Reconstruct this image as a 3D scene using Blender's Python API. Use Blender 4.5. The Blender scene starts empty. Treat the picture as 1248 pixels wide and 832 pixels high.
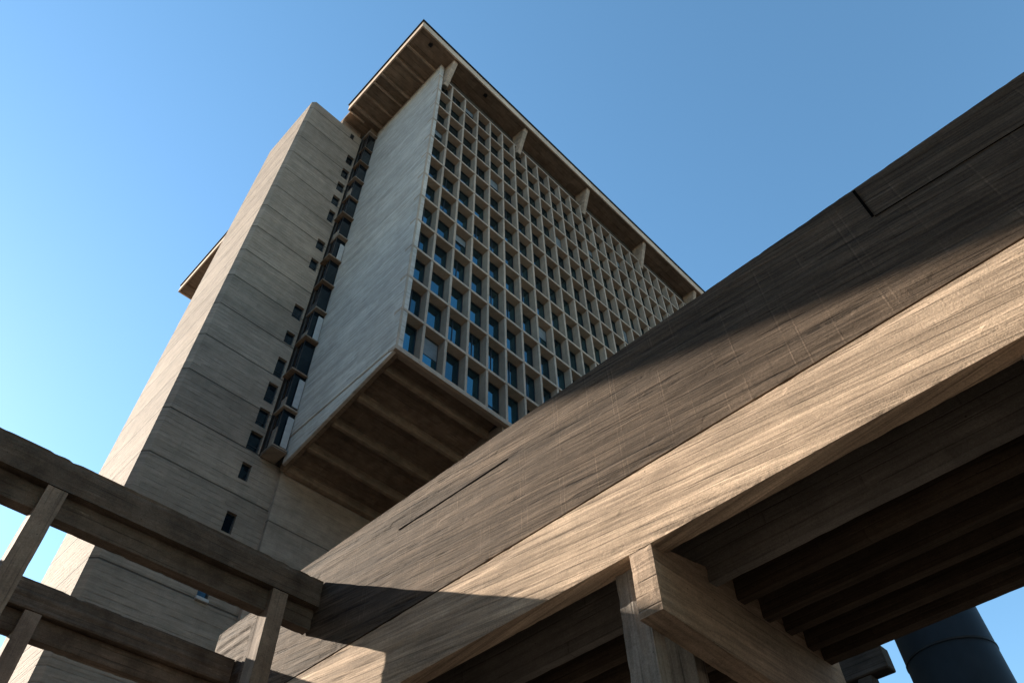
import bpy, bmesh, math, random
from mathutils import Vector, Matrix, noise
random.seed(7)
S = bpy.context.scene
C = S.collection
GZ = -1.6                       # ground level; the camera (eye height 1.6 m) is the origin

# ------------------------------------------------------------------ helpers
def tag(o, label=None, cat=None, group=None, kind=None):
    if label: o['label'] = label
    if cat: o['category'] = cat
    if group: o['group'] = group
    if kind: o['kind'] = kind
    return o

def thing(name, label, cat, loc, group=None):
    o = bpy.data.objects.new(name, None); C.objects.link(o)
    o.location = loc; o.empty_display_size = .5
    tag(o, label, cat, group)
    return o

def obj(name, bm, mats, parent=None, bevel=0.0, keep=False):
    if not keep:
        bmesh.ops.recalc_face_normals(bm, faces=bm.faces)
    if bevel:
        es = [e for e in bm.edges if len(e.link_faces) == 2 and e.calc_face_angle(0) > .5]
        bmesh.ops.bevel(bm, geom=es, offset=bevel, segments=1, affect='EDGES', clamp_overlap=True)
    me = bpy.data.meshes.new(name); bm.to_mesh(me); bm.free()
    for m in (mats if isinstance(mats, (list, tuple)) else [mats]): me.materials.append(m)
    o = bpy.data.objects.new(name, me); C.objects.link(o)
    if parent:
        o.parent = parent
        # meshes are modelled in place: undo the parent's offset
        p = parent; off = Vector((0, 0, 0))
        while p: off += p.location; p = p.parent
        o.location = -off
    return o

def B(bm, x0, x1, y0, y1, z0, z1, mi=0):
    """axis box"""
    vs = [bm.verts.new(p) for p in ((x0,y0,z0),(x1,y0,z0),(x1,y1,z0),(x0,y1,z0),(x0,y0,z1),(x1,y0,z1),(x1,y1,z1),(x0,y1,z1))]
    for f in ((0,3,2,1),(4,5,6,7),(0,1,5,4),(1,2,6,5),(2,3,7,6),(3,0,4,7)):
        bm.faces.new([vs[i] for i in f]).material_index = mi
    return vs

def hexa(bm, pts, mi=0):
    vs = [bm.verts.new(p) for p in pts]
    for f in ((0,3,2,1),(4,5,6,7),(0,1,5,4),(1,2,6,5),(2,3,7,6),(3,0,4,7)):
        bm.faces.new([vs[i] for i in f]).material_index = mi
    return vs

def box(*a, **k):
    bm = bmesh.new(); B(bm, *a); return bm

def prism(bm, poly, axis, a, b, mi=0):
    """extrude a closed 2-D outline along axis from a to b"""
    def P(u, v, w):
        return {'x': (w, u, v), 'y': (u, w, v), 'z': (u, v, w)}[axis]
    n = len(poly)
    A = [bm.verts.new(P(u, v, a)) for u, v in poly]
    Z = [bm.verts.new(P(u, v, b)) for u, v in poly]
    bm.faces.new(A).material_index = mi; bm.faces.new(Z).material_index = mi
    for i in range(n):
        bm.faces.new((A[i], A[(i+1) % n], Z[(i+1) % n], Z[i])).material_index = mi

def rough_box(corners, step, axis, board, amp, rnd=.006, seed=0):
    """a cast concrete member: subdivided box whose skin carries board steps and casting irregularities.
    corners: 8 points like hexa; axis: index of the long direction"""
    bm = bmesh.new(); hexa(bm, corners)
    bmesh.ops.recalc_face_normals(bm, faces=bm.faces)
    P = [Vector(c) for c in corners]
    ex = [(P[1]-P[0]).length, (P[3]-P[0]).length, (P[4]-P[0]).length]
    dirs = [(P[1]-P[0]).normalized(), (P[3]-P[0]).normalized(), (P[4]-P[0]).normalized()]
    for k in range(3):
        n = max(1, int(ex[k] / (step if k != axis else step*1.6)))
        if n < 2: continue
        es = [e for e in bm.edges if abs((e.verts[0].co-e.verts[1].co).normalized().dot(dirs[k])) > .9]
        bmesh.ops.subdivide_edges(bm, edges=es, cuts=n-1, use_grid_fill=True)
    bm.normal_update()
    mv = {}
    for v in bm.verts:
        c = v.co
        l = list(c); u = l[axis]; w = [l[i] for i in range(3) if i != axis]
        across = w[0] + w[1]
        bd = math.floor(across / board + .15*noise.noise((u*.15, seed, 0)))
        h = (noise.cell((bd+.5, seed+.5, seed*1.7)) - .5) * amp
        h += noise.noise((u*.35, across*5.0, seed)) * rnd
        h += noise.noise((u*1.6, across*9.0, seed+3)) * rnd * .7
        h += noise.noise((c.x*5, c.y*5, c.z*5+seed)) * rnd * .45
        na = abs(v.normal[axis])
        if na > .5:                                   # sawn / cast end faces carry no board steps
            h = noise.noise((c.x*5, c.y*5, c.z*5+seed)) * rnd * .5
        if len([f for f in v.link_faces]) and max(v.normal.angle(f.normal) for f in v.link_faces) > .3:
            h = noise.noise((c.x*5, c.y*5, c.z*5+seed)) * rnd * .3
            h -= rnd * (.8 + 3.2*max(0, -.12+ noise.noise((c.x*7, c.y*7, c.z*7))))     # worn, chipped arrises
        mv[v] = v.normal * h
    for v, d in mv.items(): v.co += d
    return bm

def box8(x0, x1, y0, y1, z0, z1):
    return [(x0,y0,z0),(x1,y0,z0),(x1,y1,z0),(x0,y1,z0),(x0,y0,z1),(x1,y0,z1),(x1,y1,z1),(x0,y1,z1)]

# ------------------------------------------------------------------ materials
class NT:
    def __init__(s, name):
        s.m = bpy.data.materials.new(name); s.m.use_nodes = True
        s.t = s.m.node_tree; s.t.nodes.clear()
        s.out = s.n('ShaderNodeOutputMaterial'); s.b = s.n('ShaderNodeBsdfPrincipled')
        s.l(s.b.outputs[0], s.out.inputs[0])
    def n(s, k, **kw):
        nd = s.t.nodes.new(k)
        for a, v in kw.items(): setattr(nd, a, v)
        return nd
    def l(s, a, b): s.t.links.new(a, b)
    def math(s, op, a, b=None, c=None):
        nd = s.n('ShaderNodeMath', operation=op)
        for i, v in enumerate((a, b, c)):
            if v is None: continue
            if isinstance(v, (int, float)): nd.inputs[i].default_value = v
            else: s.l(v, nd.inputs[i])
        return nd.outputs[0]
    def ramp(s, f, a, b, lo=0., hi=1.):
        nd = s.n('ShaderNodeMapRange'); nd.clamp = True
        for i, v in enumerate((f, a, b, lo, hi)):
            if isinstance(v, (int, float)): nd.inputs[i].default_value = v
            else: s.l(v, nd.inputs[i])
        return nd.outputs[0]
    def comb(s, x, y, z=0.):
        nd = s.n('ShaderNodeCombineXYZ')
        for i, v in enumerate((x, y, z)):
            if isinstance(v, (int, float)): nd.inputs[i].default_value = v
            else: s.l(v, nd.inputs[i])
        return nd.outputs[0]
    def noise(s, vec, scale, detail=4, rough=.6):
        nd = s.n('ShaderNodeTexNoise'); nd.inputs['Scale'].default_value = scale
        nd.inputs['Detail'].default_value = detail; nd.inputs['Roughness'].default_value = rough
        s.l(vec, nd.inputs['Vector']); return nd.outputs[0]
    def mul(s, col, fac):
        nd = s.n('ShaderNodeMix', data_type='RGBA', blend_type='MULTIPLY'); nd.inputs[0].default_value = 1
        if isinstance(col, tuple): nd.inputs[6].default_value = (*col, 1)
        else: s.l(col, nd.inputs[6])
        s.l(fac, nd.inputs[7]); return nd.outputs[2]
    def mix(s, f, a, b):
        nd = s.n('ShaderNodeMix', data_type='RGBA')
        if isinstance(f, (int, float)): nd.inputs[0].default_value = f
        else: s.l(f, nd.inputs[0])
        for i, v in ((6, a), (7, b)):
            if isinstance(v, tuple): nd.inputs[i].default_value = (*v, 1)
            else: s.l(v, nd.inputs[i])
        return nd.outputs[2]

def concrete(name, base, alt, along, board=.12, bvar=.18, grain=.25, bump=.4, dist=.02,
             groove=.5, gw=.08, joint=3.0, seam=None, seam_w=.05, streak=0., blotch=.25, stain=(.05,.04,.035), fine=30., light=0., scar=0., jw=.7, limew=.35, pitb=.35, tilt=0., gouge=.25):
    """board-marked concrete. along: which axis the form boards run ('h' = horizontally round a wall)"""
    t = NT(name)
    g = t.n('ShaderNodeNewGeometry'); sp = t.n('ShaderNodeSeparateXYZ'); t.l(g.outputs['Position'], sp.inputs[0])
    x, y, z = sp.outputs
    add = lambda a, b: t.math('ADD', a, b)
    if along == 'h': u, v = add(x, y), z
    elif along == 'x': u, v = x, add(y, z)
    elif along == 'y': u, v = y, t.math('MULTIPLY_ADD', y, -tilt, add(x, z))
    else: u, v = z, add(x, y)
    if along in 'xy':
        ns = t.n('ShaderNodeSeparateXYZ'); t.l(g.outputs['True Normal'], ns.inputs[0])
        ef = t.math('GREATER_THAN', t.math('ABSOLUTE', ns.outputs['xy'.index(along)]), .75)
        o2 = y if along == 'x' else x
        sel = lambda p, q_: t.math('ADD', t.math('MULTIPLY', p, t.math('SUBTRACT', 1., ef)), t.math('MULTIPLY', q_, ef))
        u, v = sel(u, o2), sel(v, z)
    # slightly wavering boards
    wav = t.noise(t.comb(t.math('MULTIPLY', u, .35), t.math('MULTIPLY', v, .5)), 1., 2)
    vv = t.math('MULTIPLY_ADD', wav, board*.35, v)
    q = t.math('DIVIDE', vv, board)
    bid = t.math('FLOOR', q); fr = t.math('FRACT', q)
    wn = t.n('ShaderNodeTexWhiteNoise', noise_dimensions='1D'); t.l(bid, wn.inputs['W'])
    ju = t.math('ADD', t.math('DIVIDE', u, joint), t.math('MULTIPLY', wn.outputs[0], 7.3))
    jid = t.math('FLOOR', ju); jf = t.math('FRACT', ju)
    wn2 = t.n('ShaderNodeTexWhiteNoise', noise_dimensions='2D'); t.l(t.comb(bid, jid), wn2.inputs['Vector'])
    bt = wn2.outputs['Value']
    edge = t.math('MINIMUM', fr, t.math('SUBTRACT', 1., fr))          # 0 at board edges
    brk = t.noise(t.comb(t.math('MULTIPLY', u, .8), t.math('MULTIPLY', v, 3.)), 1., 3)
    line = t.math('MULTIPLY', t.ramp(edge, 0., gw, 1., 0.), t.ramp(brk, .40, .62))
    jline = t.math('MULTIPLY', t.ramp(jf, 0., .02*1.5/joint, 1., 0.), t.ramp(brk, .35, .6))
    line = t.math('MAXIMUM', line, t.math('MULTIPLY', jline, jw))
    gr = t.noise(t.comb(t.math('MULTIPLY', u, .7), t.math('MULTIPLY', v, fine)), 1., 5, .65)
    md = t.noise(t.comb(t.math('MULTIPLY', u, .22), t.math('MULTIPLY', v, fine*.17)), 1., 4, .6)
    pit = t.noise(g.outputs['Position'], 22., 4, .7)
    bl = t.noise(g.outputs['Position'], .28, 5, .62)
    bl2 = t.noise(g.outputs['Position'], 1.7, 4, .65)
    vo = t.n('ShaderNodeTexVoronoi'); vo.inputs['Scale'].default_value = 7.; t.l(g.outputs['Position'], vo.inputs['Vector'])
    hole = t.math('MULTIPLY', t.ramp(vo.outputs['Distance'], .05, .10, 1., 0.), t.ramp(bl2, .5, .6))
    lime = t.noise(t.comb(t.math('MULTIPLY', u, 1.1), t.math('MULTIPLY', v, 9.), z), 1., 4, .7)
    col = t.mix(t.ramp(bl, .35, .68), base, alt)
    f = t.math('MULTIPLY_ADD', t.math('SUBTRACT', bt, .5), bvar*2, 1.)
    f = t.math('MULTIPLY', f, t.ramp(gr, .36, .64, 1-grain, 1+grain))
    f = t.math('MULTIPLY', f, t.ramp(md, .3, .7, 1-grain*.8, 1+grain*.8))
    f = t.math('MULTIPLY', f, t.ramp(bl2, .3, .7, 1-blotch*.6, 1+blotch*.5))
    f = t.math('MULTIPLY', f, t.ramp(pit, .3, .72, .86, 1.1))
    if light:
        f = t.math('MULTIPLY', f, t.ramp(md, .58, .75, 1., 1.+light))
    hgt = t.math('MULTIPLY_ADD', bt, .35, t.math('MULTIPLY', gr, .5))
    hgt = t.math('MULTIPLY_ADD', md, .8, hgt)
    hgt = t.math('MULTIPLY_ADD', pit, pitb, hgt)
    hgt = t.math('MULTIPLY_ADD', line, -.8, hgt)
    if fine > 12:
        f = t.math('MULTIPLY', f, t.math('MULTIPLY_ADD', hole, -.55, 1.))
        grit = t.noise(g.outputs['Position'], 55., 3, .7)
        f = t.math('MULTIPLY', f, t.ramp(grit, .32, .68, .80, 1.2))
        hgt = t.math('MULTIPLY_ADD', grit, .25, hgt)
        gou = t.noise(t.comb(t.math('MULTIPLY', u, .55), t.math('MULTIPLY', v, 10.5), 3.7), 1., 4, .62)
        gm = t.math('MULTIPLY', t.ramp(gou, .57, .66), t.ramp(bl2, .38, .56))
        f = t.math('MULTIPLY', f, t.math('MULTIPLY_ADD', gm, -gouge, 1.))
        hgt = t.math('MULTIPLY_ADD', gm, -.9*gouge, hgt)
        f = t.math('MULTIPLY', f, t.math('MULTIPLY_ADD', t.math('MULTIPLY', t.ramp(lime, .62, .74), t.ramp(bl2, .4, .55)), limew, 1.))
    f = t.math('MULTIPLY', f, t.math('MULTIPLY_ADD', line, -groove, 1.))
    if seam:
        sq = t.math('FRACT', t.math('DIVIDE', t.math('SUBTRACT', z, seam[0]), seam[1]))
        se = t.math('MINIMUM', sq, t.math('SUBTRACT', 1., sq))
        sl = t.ramp(se, seam_w/seam[1]*.5, seam_w/seam[1]*1.2, 1., 0.)
        f = t.math('MULTIPLY', f, t.math('MULTIPLY_ADD', sl, -.62, 1.))
        # dirt that has run down below each day joint
        below = t.ramp(sq, .72, 1., 0., 1.)
        bn = t.noise(t.comb(t.math('MULTIPLY', u, .55), t.math('MULTIPLY', v, .12)), 1., 4)
        f = t.math('MULTIPLY', f, t.math('MULTIPLY_ADD', t.math('MULTIPLY', below, t.ramp(bn, .42, .7)), -.28, 1.))
        sid = t.math('FLOOR', t.math('DIVIDE', t.math('SUBTRACT', z, seam[0]), seam[1]))
        wn3 = t.n('ShaderNodeTexWhiteNoise', noise_dimensions='1D'); t.l(sid, wn3.inputs['W'])
        f = t.math('MULTIPLY', f, t.ramp(wn3.outputs[0], 0., 1., .9, 1.1))
        hgt = t.math('MULTIPLY_ADD', sl, -2., hgt)
    if scar:
        # pale cross seams of the formwork panels
        sw = t.noise(t.comb(t.math('MULTIPLY', u, .4), t.math('MULTIPLY', v, 1.3)), 1., 2)
        su = t.math('DIVIDE', t.math('MULTIPLY_ADD', sw, .015, u), scar)
        sid2 = t.math('FLOOR', su); wn4 = t.n('ShaderNodeTexWhiteNoise', noise_dimensions='1D'); t.l(sid2, wn4.inputs['W'])
        sf = t.math('FRACT', t.math('MULTIPLY_ADD', wn4.outputs[0], .6, su))
        sl2 = t.math('MULTIPLY', t.ramp(t.math('ABSOLUTE', t.math('SUBTRACT', sf, .3)), 0., .017/scar, 1., 0.), t.ramp(bl2, .42, .58))
        f = t.math('MULTIPLY', f, t.math('MULTIPLY_ADD', sl2, .5, 1.))
        sl3 = t.math('MULTIPLY', t.ramp(t.math('ABSOLUTE', t.math('SUBTRACT', sf, .345)), 0., .02/scar, 1., 0.), t.ramp(bl2, .44, .62))
        f = t.math('MULTIPLY', f, t.math('MULTIPLY_ADD', sl3, -.3, 1.))
        hgt = t.math('MULTIPLY_ADD', sl2, .1, hgt)
    col = t.mul(col, f)
    if streak:
        st = t.noise(t.comb(t.math('MULTIPLY', add(x, y), 1.3), t.math('MULTIPLY', z, .045)), 1., 5, .65)
        col = t.mix(t.math('MULTIPLY', t.ramp(st, .5, .78), streak), col, stain)
    t.l(col, t.b.inputs['Base Color']); t.b.inputs['Roughness'].default_value = .92
    t.b.inputs['Specular IOR Level'].default_value = .15
    bp = t.n('ShaderNodeBump'); bp.inputs['Strength'].default_value = bump; bp.inputs['Distance'].default_value = dist
    t.l(hgt, bp.inputs['Height']); t.l(bp.outputs[0], t.b.inputs['Normal'])
    return t.m

def plain(name, col, rough=.6, metal=0., spec=.5, var=.15, scale=3.):
    t = NT(name); g = t.n('ShaderNodeNewGeometry')
    n = t.noise(g.outputs['Position'], scale, 5)
    t.l(t.mul(col, t.ramp(n, .3, .7, 1-var, 1+var)), t.b.inputs['Base Color'])
    t.b.inputs['Roughness'].default_value = rough; t.b.inputs['Metallic'].default_value = metal
    t.b.inputs['Specular IOR Level'].default_value = spec
    return t.m

def glass(name, tint, ior=2.4, warp=.02):
    t = NT(name); g = t.n('ShaderNodeNewGeometry')
    oi = t.n('ShaderNodeObjectInfo')
    t.b.inputs['Base Color'].default_value = (.004, .008, .012, 1)
    t.b.inputs['Roughness'].default_value = .04; t.b.inputs['IOR'].default_value = ior
    t.b.inputs['Specular Tint'].default_value = (*tint, 1)
    sp = t.n('ShaderNodeSeparateXYZ'); t.l(g.outputs['Position'], sp.inputs[0])
    wn = t.n('ShaderNodeTexWhiteNoise', noise_dimensions='2D')
    t.l(t.comb(t.math('FLOOR', t.math('DIVIDE', t.math('SUBTRACT', sp.outputs[0], 15.07), 1.782)), t.math('FLOOR', t.math('DIVIDE', t.math('SUBTRACT', sp.outputs[2], 33.2), 3.6))), wn.inputs['Vector'])
    t.l(t.mul(tint, t.ramp(wn.outputs['Value'], 0., 1., .55, 1.15)), t.b.inputs['Specular Tint'])
    n = t.noise(g.outputs['Position'], .8, 2)
    bp = t.n('ShaderNodeBump'); bp.inputs['Strength'].default_value = .25; bp.inputs['Distance'].default_value = warp
    t.l(n, bp.inputs['Height']); t.l(bp.outputs[0], t.b.inputs['Normal'])
    return t.m

M = {}
M['shaft'] = concrete('shaft_concrete', (.285,.228,.178), (.232,.186,.145), 'h', board=.36, bvar=.07, grain=.13, bump=.8, dist=.05,
                      groove=.32, gw=.14, joint=4.2, seam=(28.22, 3.4), streak=.28, blotch=.16, fine=9., stain=(.12,.1,.085))
M['wall'] = concrete('end_wall_concrete', (.46,.415,.365), (.37,.332,.29), 'h', board=.42, bvar=.10, grain=.13, bump=.7, dist=.05,
                     groove=.45, gw=.13, joint=5.5, streak=.12, blotch=.16, fine=7., stain=(.16,.145,.13))
M['neck'] = concrete('neck_concrete', (.33,.265,.21), (.26,.21,.165), 'h', board=.3, bvar=.06, grain=.12, bump=.4, dist=.02,
                     groove=.2, gw=.06, joint=4., seam=(27.4, 5.2), streak=.2, blotch=.25, fine=10., stain=(.12,.1,.085))
M['grid'] = concrete('grid_concrete', (.37,.288,.222), (.29,.226,.174), 'v', board=.9, bvar=.04, grain=.08, bump=.3, dist=.01,
                     groove=.1, joint=3.6, blotch=.2, fine=6., streak=.25, stain=(.15,.12,.1))
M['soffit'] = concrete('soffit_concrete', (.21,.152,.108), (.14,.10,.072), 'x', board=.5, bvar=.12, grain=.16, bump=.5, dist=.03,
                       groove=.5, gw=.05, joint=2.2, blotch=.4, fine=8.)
M['srib_lit'] = concrete('bounce_lit_rib_concrete', (.245,.178,.127), (.18,.13,.092), 'x', board=.5, bvar=.12, grain=.16, bump=.4, dist=.02,
                      groove=.4, joint=2.5, blotch=.4, fine=8.)  # bounce light on the soffit ribs is put into this lighter colour
M['roof'] = concrete('roof_concrete', (.25,.182,.13), (.18,.132,.095), 'x', board=.7, bvar=.14, grain=.14, bump=.6, dist=.04,
                     groove=.6, gw=.1, joint=2.6, blotch=.3, fine=8.)
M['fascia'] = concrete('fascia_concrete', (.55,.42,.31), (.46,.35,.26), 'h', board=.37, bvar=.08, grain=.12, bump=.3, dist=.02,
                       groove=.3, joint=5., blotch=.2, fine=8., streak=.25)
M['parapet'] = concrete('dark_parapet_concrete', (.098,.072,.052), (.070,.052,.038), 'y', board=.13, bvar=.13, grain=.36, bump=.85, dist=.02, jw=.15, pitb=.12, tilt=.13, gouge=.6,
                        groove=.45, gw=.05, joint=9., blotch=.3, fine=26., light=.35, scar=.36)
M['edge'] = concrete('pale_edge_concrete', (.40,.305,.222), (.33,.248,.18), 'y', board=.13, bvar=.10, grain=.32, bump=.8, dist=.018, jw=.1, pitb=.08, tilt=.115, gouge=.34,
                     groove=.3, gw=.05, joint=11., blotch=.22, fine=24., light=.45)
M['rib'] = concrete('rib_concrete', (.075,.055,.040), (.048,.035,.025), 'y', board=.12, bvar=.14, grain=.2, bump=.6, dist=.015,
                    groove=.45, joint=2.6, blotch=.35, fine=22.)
M['rib_lit'] = concrete('sky_lit_rib_concrete', (.17,.155,.14), (.12,.11,.1), 'y', board=.17, bvar=.1, grain=.16, bump=.6, dist=.015,
                    groove=.45, joint=2.6, blotch=.3, fine=22.)  # copy of the rib concrete with sky light mixed into its colour
M['cross'] = concrete('cross_beam_concrete', (.36,.27,.2), (.25,.19,.138), 'x', board=.16, bvar=.1, grain=.2, bump=.7, dist=.016,
                      groove=.45, joint=7., jw=.1, blotch=.4, fine=24.)
M['column'] = concrete('column_concrete', (.235,.21,.185), (.18,.16,.14), 'v', board=.19, bvar=.1, grain=.18, bump=.5, dist=.012,
                       groove=.55, joint=1.6, blotch=.3, fine=20.)
M['frame'] = concrete('frame_concrete', (.115,.092,.074), (.07,.056,.045), 'x', board=.16, bvar=.07, grain=.10, bump=.6, dist=.015,
                      groove=.5, joint=5., jw=.2, blotch=.75, fine=26., light=.5, limew=1.1)
M['post'] = concrete('post_concrete', (.21,.17,.138), (.15,.12,.098), 'v', board=.15, bvar=.05, grain=.1, bump=.5, dist=.01,
                     groove=.45, joint=1.9, blotch=.6, fine=20.)
M['glass'] = glass('blue_glass', (.26,.80,1.), 2.8)
M['bayglass'] = glass('smoked_glass', (.3,.5,.6), 1.7)
M['metal'] = plain('dark_window_metal', (.018,.02,.022), .45, .3)
M['cap'] = plain('black_roof_edge', (.010,.010,.011), .6, 0., .2)
M['void'] = plain('open_joint', (.004,.004,.004), 1., 0., 0.)
M['blind'] = plain('window_blind', (.13,.15,.16), .8, 0., .2)
M['white'] = plain('pale_panel', (.36,.355,.345), .7, var=.12)
M['dark'] = plain('dark_plaster', (.045,.04,.035), .9, var=.3)
M['silo'] = plain('dark_blue_steel', (.010,.013,.016), .65, .0, .2, .25, .9)
M['shadec'] = concrete('shaded_frame_concrete', (.055,.048,.042), (.035,.03,.027), 'y', board=.2, bvar=.1, grain=.2, bump=.5, joint=3., blotch=.5)  # dark colour carries the shade on the small support frame
M['light_blocker'] = concrete('blocker_concrete', (.3,.25,.2), (.22,.18,.15), 'y', board=.4, bvar=.1, bump=.3, joint=4.)

# ------------------------------------------------------------------ ground
t = NT('worn_paving'); g = t.n('ShaderNodeNewGeometry')
n1 = t.noise(g.outputs['Position'], .15, 6); n2 = t.noise(g.outputs['Position'], 6., 4)
br = t.n('ShaderNodeTexBrick'); t.l(g.outputs['Position'], br.inputs['Vector']); br.inputs['Scale'].default_value = .8
br.inputs['Color1'].default_value = (.05,.041,.032,1); br.inputs['Color2'].default_value = (.04,.033,.026,1); br.inputs['Mortar'].default_value = (.03,.024,.018,1)
br.inputs['Mortar Size'].default_value = .012
f = t.math('MULTIPLY', t.ramp(n1, .3, .7, .75, 1.2), t.ramp(n2, .3, .7, .9, 1.1))
t.l(t.mul(br.outputs[0], f), t.b.inputs['Base Color']); t.b.inputs['Roughness'].default_value = .9
bm = bmesh.new(); vs = [bm.verts.new(p) for p in ((-3000,-3000,GZ),(3000,-3000,GZ),(3000,3000,GZ),(-3000,3000,GZ))]; bm.faces.new(vs)
tag(obj('ground', bm, t.m), kind='structure')

# ------------------------------------------------------------------ the tower
X0, YF, YR = 15.0, 23.6, 34.2          # end wall plane, facade plane, rear edge of the end wall
XE = 23.9                              # where the cantilever meets the base block
YS = 35.16                             # face of the stair shaft
COLS, ROWS, PX, PZ, ZB = 30, 12, 1.782, 3.6, 33.2
XR = X0 + COLS*PX + .14
ZS, ZT = 79.5, 80.7                    # roof soffit and roof top
tower = thing('office_tower', 'tall brown concrete office tower with deep window grid, grey stair shaft and overhanging flat roof', 'tower', (X0, YF, GZ))

def zbot(y): return 33.0 - (y-YF)/(YR-YF)*2.05
# end wall: flat slab, its underside dropping to the rear, a thin strip below a joint set back a little
bm = bmesh.new()
prism(bm, [(YF, 33.26), (YR, 33.26), (YR, ZS-.01), (YF, ZS-.01)], 'x', X0, X0+.5)
obj('end_wall', bm, M['wall'], tower, .04)
bm = bmesh.new()
prism(bm, [(YF+.02, zbot(YF+.02)), (YR, zbot(YR)), (YR, 33.2), (YF+.02, 33.2)], 'x', X0+.05, X0+.27)
obj('wall_base_strip', bm, M['wall'], tower, .03)
# body behind (core, rear facade)
bm = bmesh.new()
B(bm, X0+1.6, XR-.02, YF+.95, 66.0, 34.2, 79.3)
B(bm, XE+.4, XR-.02, YF+.6, 66.0, GZ, 34.19)
obj('core_walls', bm, M['dark'], tower)
# right hand end wall (mirror of the visible one)
obj('far_end_wall', box(XR, XR+.5, YF, 66., GZ, ZS-.01), M['wall'], tower)
# soffit of the cantilever with its ribs and lips
bm = bmesh.new()
def slab(y0, y1, x0, x1, up0, up1):
    hexa(bm, [(x0,y0,zbot(y0)+up0),(x1,y0,zbot(y0)+up0),(x1,y1,zbot(y1)+up0),(x0,y1,zbot(y1)+up0),
              (x0,y0,zbot(y0)+up1),(x1,y0,zbot(y0)+up1),(x1,y1,zbot(y1)+up1),(x0,y1,zbot(y1)+up1)])
YN = 34.85
slab(YF+.4, YN-.02, X0+.28, XE, .75, .95)
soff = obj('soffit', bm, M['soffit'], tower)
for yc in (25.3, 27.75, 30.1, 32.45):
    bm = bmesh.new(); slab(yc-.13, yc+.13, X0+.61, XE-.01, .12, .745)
    obj('soffit_rib', bm, M['srib_lit'], soff, .03)
bm = bmesh.new(); slab(YN-.4, YN-.03, X0+.61, XE-.01, .10, .742); obj('soffit_rib', bm, M['srib_lit'], soff, .03)
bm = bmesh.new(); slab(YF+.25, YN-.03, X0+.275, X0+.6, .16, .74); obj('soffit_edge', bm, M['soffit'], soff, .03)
# base block under the right part
obj('base_block', box(XE, XR-.01, YF+.35, 60., GZ, 33.3), M['neck'], tower)
# neck wall under the cantilever, next to the stair shaft
obj('neck_wall', box(15.48, XE-.002, YN, 38., GZ, 31.7), M['neck'], tower)

# stair shaft, with real window openings in its front wall
SX0, SX1, SYB, SZT = 7.585, 13.86, 43.3, 77.4
CH = .32
wins = [(13.35, 71.5, .75, 1.75), (13.33, 68.5, .75, 1.75), (13.32, 65.7, .75, 1.6), (13.3, 63.0, .75, 1.6), (13.36, 60.2, .62, 1.9),
        (13.3, 55.2, .75, 1.5), (13.28, 52.2, .7, 1.5), (13.3, 45.7, .8, 1.6), (13.32, 42.6, .7, 1.3),
        (13.36, 39.4, .66, 1.9), (13.33, 36.8, .72, 1.8), (13.33, 34.5, .75, 1.5), (13.33, 32.4, .85, 1.5),
        (13.35, 30.0, .62, 1.25), (13.42, 26.35, .62, 1.35), (13.32, 22.2, .62, 1.2)]
holes = [tuple(round(q, 3) for q in (x-w/2, x+w/2, z-h/2, z+h/2)) for x, z, w, h in wins]
us = sorted({SX0+CH, SX1} | {h[0] for h in holes} | {h[1] for h in holes}); vs_ = sorted({GZ, SZT} | {h[2] for h in holes} | {h[3] for h in holes})
bm = bmesh.new(); DP = .32
cache = {}
def V(x, y, z):
    k = (round(x,4), round(y,4), round(z,4))
    if k not in cache: cache[k] = bm.verts.new((x, y, z))
    return cache[k]
inh = lambda x, z: any(h[0] < x < h[1] and h[2] < z < h[3] for h in holes)
for a, b in zip(us, us[1:]):
    for c, d in zip(vs_, vs_[1:]):
        if not inh((a+b)/2, (c+d)/2):
            bm.faces.new((V(a,YS,c), V(b,YS,c), V(b,YS,d), V(a,YS,d)))
for a, b, c, d in holes:
    k = lambda y: [bm.verts.new(p) for p in ((a,y,c),(b,y,c),(b,y,d),(a,y,d))]
    F, R = k(YS), k(YS+DP)
    for i in range(4):
        j = (i+1) % 4; bm.faces.new((F[i], R[i], R[j], F[j]))
    bm.faces.new(R)
for q in (((SX0,YS+CH),(SX0+CH,YS)), ((SX0,SYB),(SX0,YS+CH)), ((SX1+.2,SYB),(SX0,SYB)), ((SX1,YS),(SX1,YS+.6)), ((SX1,YS+.6),(SX1+.2,SYB))):
    (xa, ya), (xb_, yb) = q
    bm.faces.new([bm.verts.new(p) for p in ((xa,ya,GZ),(xb_,yb,GZ),(xb_,yb,SZT),(xa,ya,SZT))])
bm.faces.new([bm.verts.new(p) for p in ((SX0+CH,YS,SZT),(SX1,YS,SZT),(SX1+.2,SYB,SZT),(SX0,SYB,SZT),(SX0,YS+CH,SZT))])
bmesh.ops.remove_doubles(bm, verts=bm.verts, dist=.0005)
for fc in bm.faces:      # outward normals by hand (open reveals confuse the solver)
    c = fc.calc_center_median()
    if abs(fc.normal.y) > .9 and c.y < YS+.5 and fc.normal.y > 0: fc.normal_flip()
    elif abs(fc.normal.y) <= .9 and c.y > YS+.35 or abs(fc.normal.z) > .9 and c.z > SZT-.1:
        if fc.normal.dot(c - Vector((11, 39, c.z-1 if c.z > SZT-.1 else c.z))) < 0: fc.normal_flip()
shaft = obj('stair_shaft', bm, M['shaft'], tower, keep=True)
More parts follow.
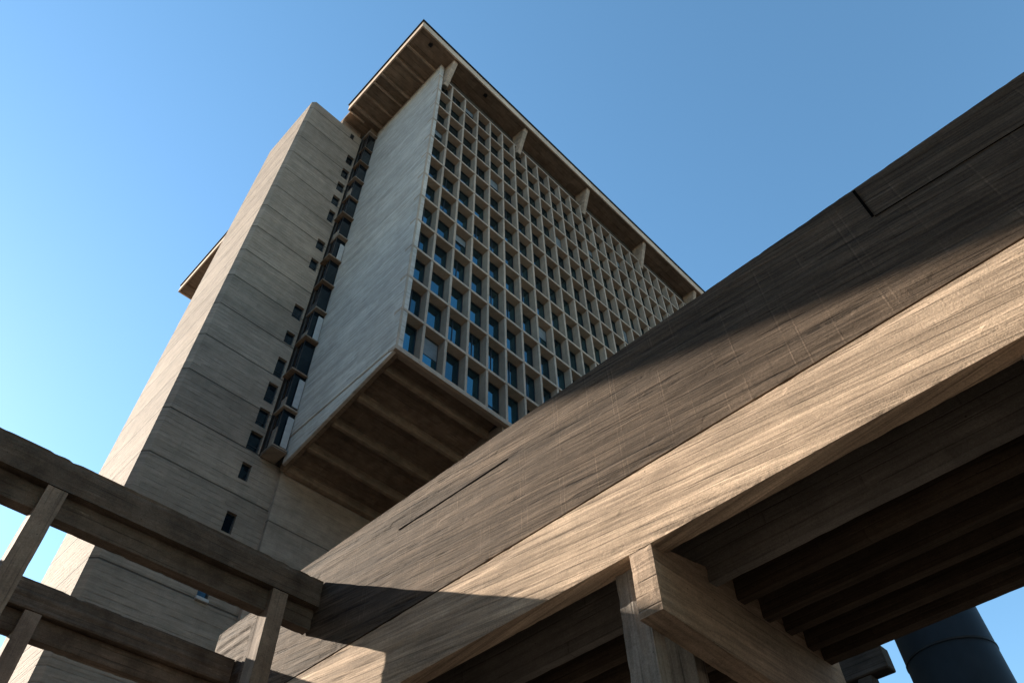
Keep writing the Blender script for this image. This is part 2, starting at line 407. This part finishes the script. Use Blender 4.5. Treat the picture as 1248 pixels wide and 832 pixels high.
for (a, b, c, d) in holes:
    w = bmesh.new(); y = YS+.2; fw = .06
    B(w, a+.004, a+fw, y, y+.06, c+.004, d-.004); B(w, b-fw, b-.004, y, y+.06, c+.004, d-.004)
    B(w, a+fw, b-fw, y, y+.06, d-fw, d-.004); B(w, a+fw, b-fw, y, y+.06, c+.004, c+fw)
    if d-c > 1.45: B(w, a+fw, b-fw, y+.002, y+.058, c+(d-c)*.35-.025, c+(d-c)*.35+.025)
    wo = obj('stair_window', w, M['metal'], shaft)
    w = bmesh.new(); B(w, a+fw*.6, b-fw*.6, y+.025, y+.035, c+fw*.6, d-fw*.6)
    # one level only below the shaft: the pane shares the window's mesh
    w.free()
    me = wo.data; bm2 = bmesh.new(); bm2.from_mesh(me); B(bm2, a+fw*.6, b-fw*.6, y+.025, y+.035, c+fw*.6, d-fw*.6, 1)
    bm2.to_mesh(me); bm2.free(); me.materials.append(M['bayglass'])
obj('window_sill', box(13.32-.36, 13.32+.36, YS-.16, YS+.1, 21.38, 21.56), M['white'], shaft, .02)
# parapet capping and small overflow scupper of the shaft
obj('shaft_coping', box(SX0+.15, SX1-.02, YS+.2, SYB-.15, SZT+.002, SZT+.12), M['shaft'], shaft)
bm = bmesh.new(); B(bm, 12.55, 12.95, YS-.05, YS+.02, 75.9, 76.8); obj('scupper', bm, M['cap'], shaft, .02)
obj('sun_stop_wall', box(11.4, 13.8, YS+.5, 41.7, SZT+.13, ZS-.01), M['shaft'], tower)  # added to keep a stray sun patch off the end wall

obj('shaft_base_wall', box(SX1+.002, 15.6, YS, 38., GZ, 31.54), M['shaft'], tower)
# balcony bay in the corner between end wall and shaft
BX, BY = 13.90, 33.80
bm = bmesh.new(); B(bm, 15.25, 15.6, YR+.003, YS+.6, 31.6, 79.3); B(bm, SX1+.21, 15.24, YS+.02, YS+.6, 31.6, 79.3)
bay = obj('balcony_bay', bm, M['dark'], tower)
obj('bay_underside', box(BX, X0-.004, BY, YS-.004, 31.55, 31.8), M['shaft'], bay, .03)
rb = random.Random(5)
zf, k = 31.8, 0
while zf < 74.5:
    st = 3.53
    dy = rb.uniform(0, .22)
    obj('balcony_slab', box(BX+rb.choice((-.18, -.05, .02, .1, .14)), X0-.004, BY+dy, YS-.004, zf+st-.15, zf+st), M['soffit'] if k % 3 else M['shaft'], bay, .015)
    # dark glazed screen close behind the slab edges, its frame and the odd solid panel
    obj('balcony_glass', box(BX+.24, BY*0+14.2, BY+.42, YS-.03, zf+.003, zf+st-.153), M['bayglass'], bay)
    obj('balcony_glass', box(14.201, X0-.006, BY+.42, BY+.47, zf+.003, zf+st-.153), M['bayglass'], bay)
    for yy in (BY+.40, YS-.62):
        obj('mullion', box(BX+.2, BX+.26, yy, yy+.06, zf+.003, zf+st-.153), M['metal'], bay)
    if k in (0, 1, 3, 6):
        obj('balcony_panel', box(14.52, 14.95, BY+.22, BY+.30, zf+.25, zf+2.2+rb.uniform(0, .8)), M['white'], bay, .012)
    if k in (0, 1, 3, 4, 7, 9):
        obj('balcony_parapet', box(BX+.12, BX+.19, BY+.35, YS-.1-rb.uniform(0, .4), zf+.02, zf+rb.choice((.9, 1.3, 1.7))), rb.choice((M['shaft'], M['dark'], M['shaft'])), bay, .012)
    zf += st; k += 1
obj('bay_cover', box(BX+.25, X0-.004, BY+.3, YS-.004, zf+.2, 79.2), M['soffit'], bay)

# egg-crate facade ----------------------------------------------------------
ZTOP = ZB + ROWS*PZ
bm = bmesh.new()
GD = .74
for i in range(COLS+1):
    xc = X0 + .07 + i*PX
    if i == 0: poly = [(X0+.003, YF-.002), (X0+.17, YF-.002), (X0+.3, YF+GD), (X0+.003, YF+GD)]
    else: poly = [(xc-.105, YF), (xc+.105, YF), (xc+.15, YF+GD), (xc-.15, YF+GD)]
    prism(bm, poly, 'z', ZB+.1, ZTOP-.08)
for r in range(ROWS+1):
    zc = ZB + r*PZ
    if r == 0: pl = [(YF-.03, 32.93), (YF+.2, 32.93), (YF+GD, zc), (YF+GD, zc+.18), (YF-.03, zc+.11)]
    else: pl = [(YF-.03, zc-.12), (YF+GD, zc-.2), (YF+GD, zc+.2), (YF-.03, zc+.12)]
    prism(bm, pl, 'x', X0-.004, XR)
grid = obj('facade_grid', bm, M['grid'], tower, .015)
# windows: largest 100 in view are single parts
f_, Rm = 914.01, ((.70704518,-.70696388,-.01700557),(.53992631,.55520601,-.63263407),(.45669103,.43811911,.77426413))
def proj(p):
    q = [sum(Rm[i][j]*p[j] for j in range(3)) for i in range(3)]
    return 624+f_*q[0]/q[2], 416+f_*q[1]/q[2], q[2]
cells = []
for i in range(COLS):
    for r in range(ROWS):
        xa, xb_ = X0+.07+i*PX+.12, X0+.07+(i+1)*PX-.12
        za, zb = ZB+r*PZ+.22, ZB+(r+1)*PZ-.12
        px, py, d = proj(((xa+xb_)/2, YF+GD, (za+zb)/2))
        vis = py < 694-.686*(px-371)-4
        cells.append((not vis, d, i, r, xa, xb_, za, zb))
cells.sort()
YG = YF + GD - .16
def win_bm(bm, xa, xb_, za, zb, kind, mi=0):
    fw = .07; y0, y1 = YG, YG+.1
    B(bm, xa-.02, xa+fw, y0, y1, za-.02, zb+.02, mi); B(bm, xb_-fw, xb_+.02, y0, y1, za-.02, zb+.02, mi)
    B(bm, xa+fw, xb_-fw, y0, y1, zb-fw-.12, zb+.02, mi); B(bm, xa+fw, xb_-fw, y0, y1, za-.02, za+fw, mi)
    B(bm, xa+fw, xb_-fw, y0+.005, y1-.005, za+.62, za+.70, mi)
    if kind == 1: B(bm, (xa+xb_)/2-.03, (xa+xb_)/2+.03, y0+.008, y1-.008, za+.71, zb-.2, mi)
    if kind == 2: B(bm, xa+fw, xb_-fw, y0+.008, y1-.008, za+.95, za+1.0, mi); B(bm, xa+fw, xb_-fw, y0+.008, y1-.008, za+.34, za+.38, mi)
    if kind == 3: B(bm, xa+fw, xb_-fw, y0+.02, y0+.028, zb-rw.uniform(1.,2.2), zb-.2, 2)
rw = random.Random(11)
rest = bmesh.new()
for n, (_, d, i, r, xa, xb_, za, zb) in enumerate(cells):
    kind = rw.choice((0,0,0,1,1,2,0,0,1,0,0,2,3))
    ty = rw.uniform(-.012, .012); tz = rw.uniform(-.014, .014)      # panes never sit perfectly true
    def pane(bm, mi=0):
        a, b, c, e = xa+.05, xb_-.05, za+.05, zb-.15
        y = YG+.05
        vs = [bm.verts.new(p) for p in ((a,y-ty-tz,c),(b,y+ty-tz,c),(b,y+ty+tz,e),(a,y-ty+tz,e))]
        bm.faces.new(vs).material_index = mi
    if n < 100:
        w = bmesh.new(); win_bm(w, xa, xb_, za, zb, kind)
        wo = obj('window', w, M['metal'], grid)
        w = bmesh.new(); pane(w); pn = bpy.data.meshes.new('pane')
        wo.data.materials.append(M['glass']); wo.data.materials.append(M['blind'])
        b2 = bmesh.new(); b2.from_mesh(wo.data); pane(b2, 1); b2.to_mesh(wo.data); b2.free(); w.free(); bpy.data.meshes.remove(pn)
    else:
        win_bm(rest, xa, xb_, za, zb, kind, 0); pane(rest, 1)
tag(obj('window', rest, [M['metal'], M['glass'], M['blind']], grid, keep=True), kind='stuff')
# recessed band above the grid
obj('attic_wall', box(X0+.51, XR-.03, YF+.55, YF+.9, ZTOP+.14, ZS-.01), M['dark'], tower)

# roof ------------------------------------------------------------------------
RX, RY, RYE = 11.05, 21.95, 34.4
def plate(z0, z1, inset, mat, name, par):
    bm = bmesh.new(); i = inset
    B(bm, RX+i, 72-i, RY+i, RYE-i, z0, z1)
    B(bm, 11.25+i, 72-i, RYE-i+.001, 41.8, z0+.002+.35, z1-.002)
    B(bm, 14.6+i, 72-i, 41.81, 43.6, z0+.002, z1-.002)
    B(bm, 10.2+i, 72-i, 43.61, 69-i, z0, z1)
    return obj(name, bm, mat, par, .03)
roof = plate(ZS, ZT-.35, .18, M['roof'], 'roof', tower)
def fasc(bm, x0, x1, y0, y1, z0, z1, th):   # ring
    B(bm, x0, x1, y0, y0+th, z0, z1); B(bm, x0, x0+th, y0+th, y1, z0, z1)
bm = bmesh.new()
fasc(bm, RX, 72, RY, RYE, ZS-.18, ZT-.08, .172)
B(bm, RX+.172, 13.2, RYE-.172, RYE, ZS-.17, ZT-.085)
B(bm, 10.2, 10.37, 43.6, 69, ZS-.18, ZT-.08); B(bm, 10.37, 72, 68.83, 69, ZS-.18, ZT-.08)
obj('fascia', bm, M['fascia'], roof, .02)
bm = bmesh.new()
B(bm, RX-.14, 72.1, RY-.14, RYE+.1, ZT-.076, ZT+.16); B(bm, 10.06, 72.1, 43.55, 69.1, ZT-.076, ZT+.16)
obj('roof_edge', bm, M['cap'], roof, .02)
for yc, w in ((24.5,.14),(26.3,.14),(28.7,.16),(29.95,.12),(31.6,.12),(33.4,.2)):
    obj('roof_rib', box(RX+.19, X0-.005, yc-w*.8, yc+w*.8, ZS-.42, ZS-.003), M['cross'], roof, .02)
obj('roof_rib', box(10.4, 14., 67.2, 67.6, ZS-.25, ZS-.003), M['roof'], roof, .02)
for k in range(5):
    xc = 15.95 + 10.5*k
    bm = bmesh.new()
    hexa(bm, [(xc-.22,YF-.035,75.1),(xc+.22,YF-.035,75.1),(xc+.42,YF+.5,75.4),(xc-.42,YF+.5,75.4),
              (xc-.28,RY+.3,ZS-.005),(xc+.28,RY+.3,ZS-.005),(xc+.42,YF+.5,ZS-.005),(xc-.42,YF+.5,ZS-.005)])
    obj('roof_bracket', bm, M['cross'], tower, .05)
for x, y in ((12.9, 22.9), (20.6, 22.75)):
    bm = bmesh.new(); B(bm, x-.2, x+.2, y-.16, y+.16, ZS-.2, ZS-.004); B(bm, x-.06, x+.06, y-.3, y-.17, ZS-.28, ZS-.1)
    obj('soffit_lamp', bm, M['cap'], roof, .03)

# ------------------------------------------------------------------ elevated walkway
XB = 6.1
walk = thing('elevated_walkway', 'massive board-marked concrete walkway crossing overhead, dark brown parapet above pale edge beam', 'walkway', (8, 4, GZ))
top = lambda y: 8.11 + .027*(y+2)
mid = lambda y: 5.99 + .012*y
Y0, Y1 = -9., 13.12
def slabx(x0, x1, ya, yb, za, zb):
    return [(x0,ya,za(ya)),(x1,ya,za(ya)),(x1,yb,za(yb)),(x0,yb,za(yb)),(x0,ya,zb(ya)),(x1,ya,zb(ya)),(x1,yb,zb(yb)),(x0,yb,zb(yb))]
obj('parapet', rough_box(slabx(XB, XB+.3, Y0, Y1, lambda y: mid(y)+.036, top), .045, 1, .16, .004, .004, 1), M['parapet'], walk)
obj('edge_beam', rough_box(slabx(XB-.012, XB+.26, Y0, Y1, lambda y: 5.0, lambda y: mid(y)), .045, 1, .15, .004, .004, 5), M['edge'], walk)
def joint(y0, z0, y1, z1, w=.035):
    bm = bmesh.new()
    hexa(bm, [(XB-.006,y0,z0-w/2),(XB+.02,y0,z0-w/2),(XB+.02,y1,z1-w/2),(XB-.006,y1,z1-w/2),(XB-.006,y0,z0+w/2),(XB+.02,y0,z0+w/2),(XB+.02,y1,z1+w*.3),(XB-.006,y1,z1+w*.3)])
    obj('joint_strip', bm, M['void'], walk)
joint(6.02, 7.67, 8.6, 7.77, .017)
joint(-3.5, 7.2, .03, 7.5, .008)
obj('expansion_joint', box(XB-.006, XB+.02, .03, .062, 7.52, 8.13), M['void'], walk)
obj('end_parapet', rough_box(slabx(6.44, 6.74, Y1+.02, 15.3, lambda y: 4.4, lambda y: 8.78), .06, 1, .13, .012, .009, 8), M['parapet'], walk)
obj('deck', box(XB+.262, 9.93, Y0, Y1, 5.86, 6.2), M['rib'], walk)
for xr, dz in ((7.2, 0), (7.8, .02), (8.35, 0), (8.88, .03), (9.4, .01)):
    obj('rib', rough_box(box8(xr, xr+.15, Y0, Y1, 5.0+dz, 5.857), .09, 1, .14, .008, .004, xr), M['rib_lit'] if xr < 7.5 else M['rib'], walk)
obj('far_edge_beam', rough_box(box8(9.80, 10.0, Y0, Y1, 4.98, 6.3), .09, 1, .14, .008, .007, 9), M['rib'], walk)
for yc in (3.96, -.72, 8.95):
    cb = obj('cross_beam', rough_box([(XB-.010,yc-.165,4.2),(10.3,yc-.165,4.05),(10.3,yc+.15,4.05),(XB-.010,yc+.15,4.2),
                                      (XB-.010,yc-.165,5.01),(10.3,yc-.165,5.84),(10.3,yc+.15,5.84),(XB-.010,yc+.15,5.01)], .06, 0, .11, .008, .007, yc), M['cross'], walk)
for yc in (4.30, -.38, 9.3):
    for xc in (6.29, 7.3):
        dy = .165 if xc > 7 else 0.
        obj('column', rough_box(box8(xc, xc+.22, yc-.2+dy, yc+.18+dy, GZ, 4.99), .09, 2, .15, .006, .006, xc+yc), M['column'], walk)
obj('column', box(6.5, 6.9, 13.6, 14.0, GZ, 4.6), M['column'], walk, .02)

# ------------------------------------------------------------------ post-and-beam frames at the left
def frame(label, y, posts, xa, xb_, seed):
    t = thing('concrete_frame', label, 'concrete frame', (posts[0], y+.2, GZ), 'post and beam frames joining the walkway')
    bm_ = obj('beam', rough_box(box8(xa, xb_, y, y+.42, 7.255, 7.765), .045, 0, .12, .010, .010, seed), M['frame'], t)
    obj('lower_flange', rough_box(box8(xa, xb_-.004, y+.13, y+.36, 6.87, 7.252), .05, 0, .12, .010, .009, seed+2), M['frame'], bm_)
    for k, xp in enumerate(posts):
        obj('post', rough_box(box8(xp, xp+.30, y+.012, y+.36, GZ, 7.25), .07, 2, .15, .006, .005, seed+k+4), M['post'], t)
    return t
frame('nearer of two weathered concrete post-and-beam frames at left, its beam running across to the walkway', 10.68, (1.335, 5.175, -2.5), -4.5, XB-.004, 20)
frame('lower farther concrete post-and-beam frame at left, half hidden behind the nearer one', 14.15, (2.46, -1.38), -4.5, 6.436, 40)

# ------------------------------------------------------------------ silo and small frame beyond the walkway
def ring_cyl(bm, cx, cy, r, z0, z1, n=72):
    bmesh.ops.create_cone(bm, cap_ends=True, segments=n, radius1=r, radius2=r, depth=z1-z0, matrix=Matrix.Translation((cx, cy, (z0+z1)/2)))
silo = thing('silo', 'dark blue cylindrical steel silo beyond the right end of the walkway', 'silo', (39.2, 9.2, GZ))
bm = bmesh.new(); ring_cyl(bm, 39.2, 9.2, 2.05, GZ, 25.)
o = obj('shell', bm, M['silo'], silo)
for p in o.data.polygons: p.use_smooth = len(p.vertices) == 4
for z in (5.5, 11.6, 17.7, 23.6):
    bm = bmesh.new(); ring_cyl(bm, 39.2, 9.2, 2.085, z-.05, z+.05); obj('seam_ring', bm, M['cap'], silo)
bm = bmesh.new(); bmesh.ops.create_cone(bm, cap_ends=True, segments=72, radius1=2.15, radius2=.3, depth=1.2, matrix=Matrix.Translation((39.2, 9.2, 25.602)))
obj('roof_cone', bm, M['silo'], silo)

gf = thing('support_frame', 'small dark concrete frame seen below the walkway, beside the blue silo', 'support frame', (20, 6.5, GZ))
FZ = 10.05
bm = bmesh.new(); B(bm, 20, 20.5, 6.2, 12, FZ-.62, FZ); obj('beam', bm, M['shadec'], gf, .03)
for yy in (6.9, 9.3):
    bm = bmesh.new(); B(bm, 20.05, 20.45, yy-.2, yy+.2, GZ, FZ-.622); obj('post', bm, M['shadec'], gf, .03)
bm = bmesh.new(); B(bm, 20.1, 20.38, 5.6, 6.68, 8.3, 8.5); obj('tie', bm, M['metal'], gf, .02)
obj('infill', box(20.3, 20.36, 7.12, 9.08, 7.4, FZ-.623), M['bayglass'], gf)

# ------------------------------------------------------------------ unseen sloping box added at left to cast the parapet's shadow
A_, SL = .25, .516
gal = thing('added_shade_box', 'unseen sloping concrete box added outside the left edge to shade the upper walkway parapet', 'light_blocker', (-5, 18, GZ))
TT = 36.
gx = XB - A_*TT
line = lambda y: 8.28 + .344*(y-5.61)
ya, yb = TT-8.5, TT+17.5
zl = lambda y: line(y-TT) + SL*TT
bm = bmesh.new()
hexa(bm, [(gx,ya,zl(ya)),(gx+1.3,ya,zl(ya)),(gx+1.3,yb,zl(yb)),(gx,yb,zl(yb)),(gx,ya,zl(ya)+2.9),(gx+1.3,ya,zl(ya)+2.9),(gx+1.3,yb,zl(yb)+2.9),(gx,yb,zl(yb)+2.9)])
obj('shade_box_body', bm, M['light_blocker'], gal, .05)
for y in (TT-8.1, TT+17.):
    obj('support', box(gx+.1, gx+1.2, y-.3, y+.3, GZ, zl(y)+.3), M['light_blocker'], gal, .05)

py = thing('added_pylon', 'unseen slim tall concrete block added outside the left edge to shade the walkway column', 'added_pylon', (-3, 39.4, GZ))  # added only to throw shade on the walkway column
obj('shaft', box(-3.4, -2.8, 39, 39.8, GZ, 22.45), M['light_blocker'], py, .04)
obj('head', box(-2.799, -2.3, 39.01, 39.79, 15., 22.45), M['light_blocker'], py, .04)
# ------------------------------------------------------------------ unseen blocks added behind and left of the camera to cut low sky light
def block(label, x0, x1, y0, y1, h, face):
    t = thing('added_block', label, 'unseen building', ((x0+x1)/2, (y0+y1)/2, GZ), 'unseen blocks added to cut sky light')
    obj('wall', box(x0, x1, y0, y1, GZ, h), M['light_blocker'], t)
    bm = bmesh.new(); z = 3.
    while z < h-3:
        if face == 'y': B(bm, x0+2, x1-2, y1+.003, y1+.06, z, z+1.7)
        else: B(bm, x1+.003, x1+.06, y0+2, y1-2, z, z+1.7)
        z += 3.4
    obj('window_band', bm, M['glass'], t)
    obj('roof', box(x0-.6, x1+.6, y0-.6, y1+.6, h+.003, h+.8), M['cap'], t)
block('unseen long concrete block added behind the viewer to cut low sky light', -60, 60, -62, -34, 46, 'y')
block('unseen long concrete block added at left to cut low sky light', -48, -27, -33, 30, 50, 'x')

# ------------------------------------------------------------------ sun, sky
sv = Vector((-A_, 1., SL)).normalized()
sun = bpy.data.lights.new('sun', 'SUN'); sun.energy = 5.; sun.angle = math.radians(.33); sun.color = (1., .87, .72)
so = bpy.data.objects.new('sun', sun); C.objects.link(so)
so.rotation_euler = sv.to_track_quat('Z', 'Y').to_euler()
w = bpy.data.worlds.new('World'); S.world = w; w.use_nodes = True
nt = w.node_tree; bg = nt.nodes['Background']
sk = nt.nodes.new('ShaderNodeTexSky'); sk.sky_type = 'NISHITA'; sk.sun_disc = False
sk.sun_elevation = math.asin(sv.z); sk.sun_rotation = math.atan2(sv.x, sv.y)
sk.air_density = 1.0; sk.dust_density = .1; sk.ozone_density = 1.0
hs = nt.nodes.new('ShaderNodeHueSaturation'); hs.inputs['Saturation'].default_value = 1.16; hs.inputs['Hue'].default_value = .489
nt.links.new(sk.outputs[0], hs.inputs['Color']); nt.links.new(hs.outputs[0], bg.inputs[0]); bg.inputs[1].default_value = .073

# ------------------------------------------------------------------ camera
cam = bpy.data.cameras.new('camera'); co = bpy.data.objects.new('camera', cam); C.objects.link(co)
r = [Vector(v) for v in Rm]
co.matrix_world = Matrix((( r[0].x, -r[1].x, -r[2].x, 0), (r[0].y, -r[1].y, -r[2].y, 0), (r[0].z, -r[1].z, -r[2].z, 0), (0,0,0,1)))
cam.sensor_width = 36; cam.lens = 36*f_/1248; cam.clip_end = 8000; cam.clip_start = .05
S.camera = co
vs = S.view_settings
vs.view_transform = 'Standard'; vs.look = 'None'; vs.exposure = 2.05; vs.gamma = 1; vs.use_curve_mapping = False
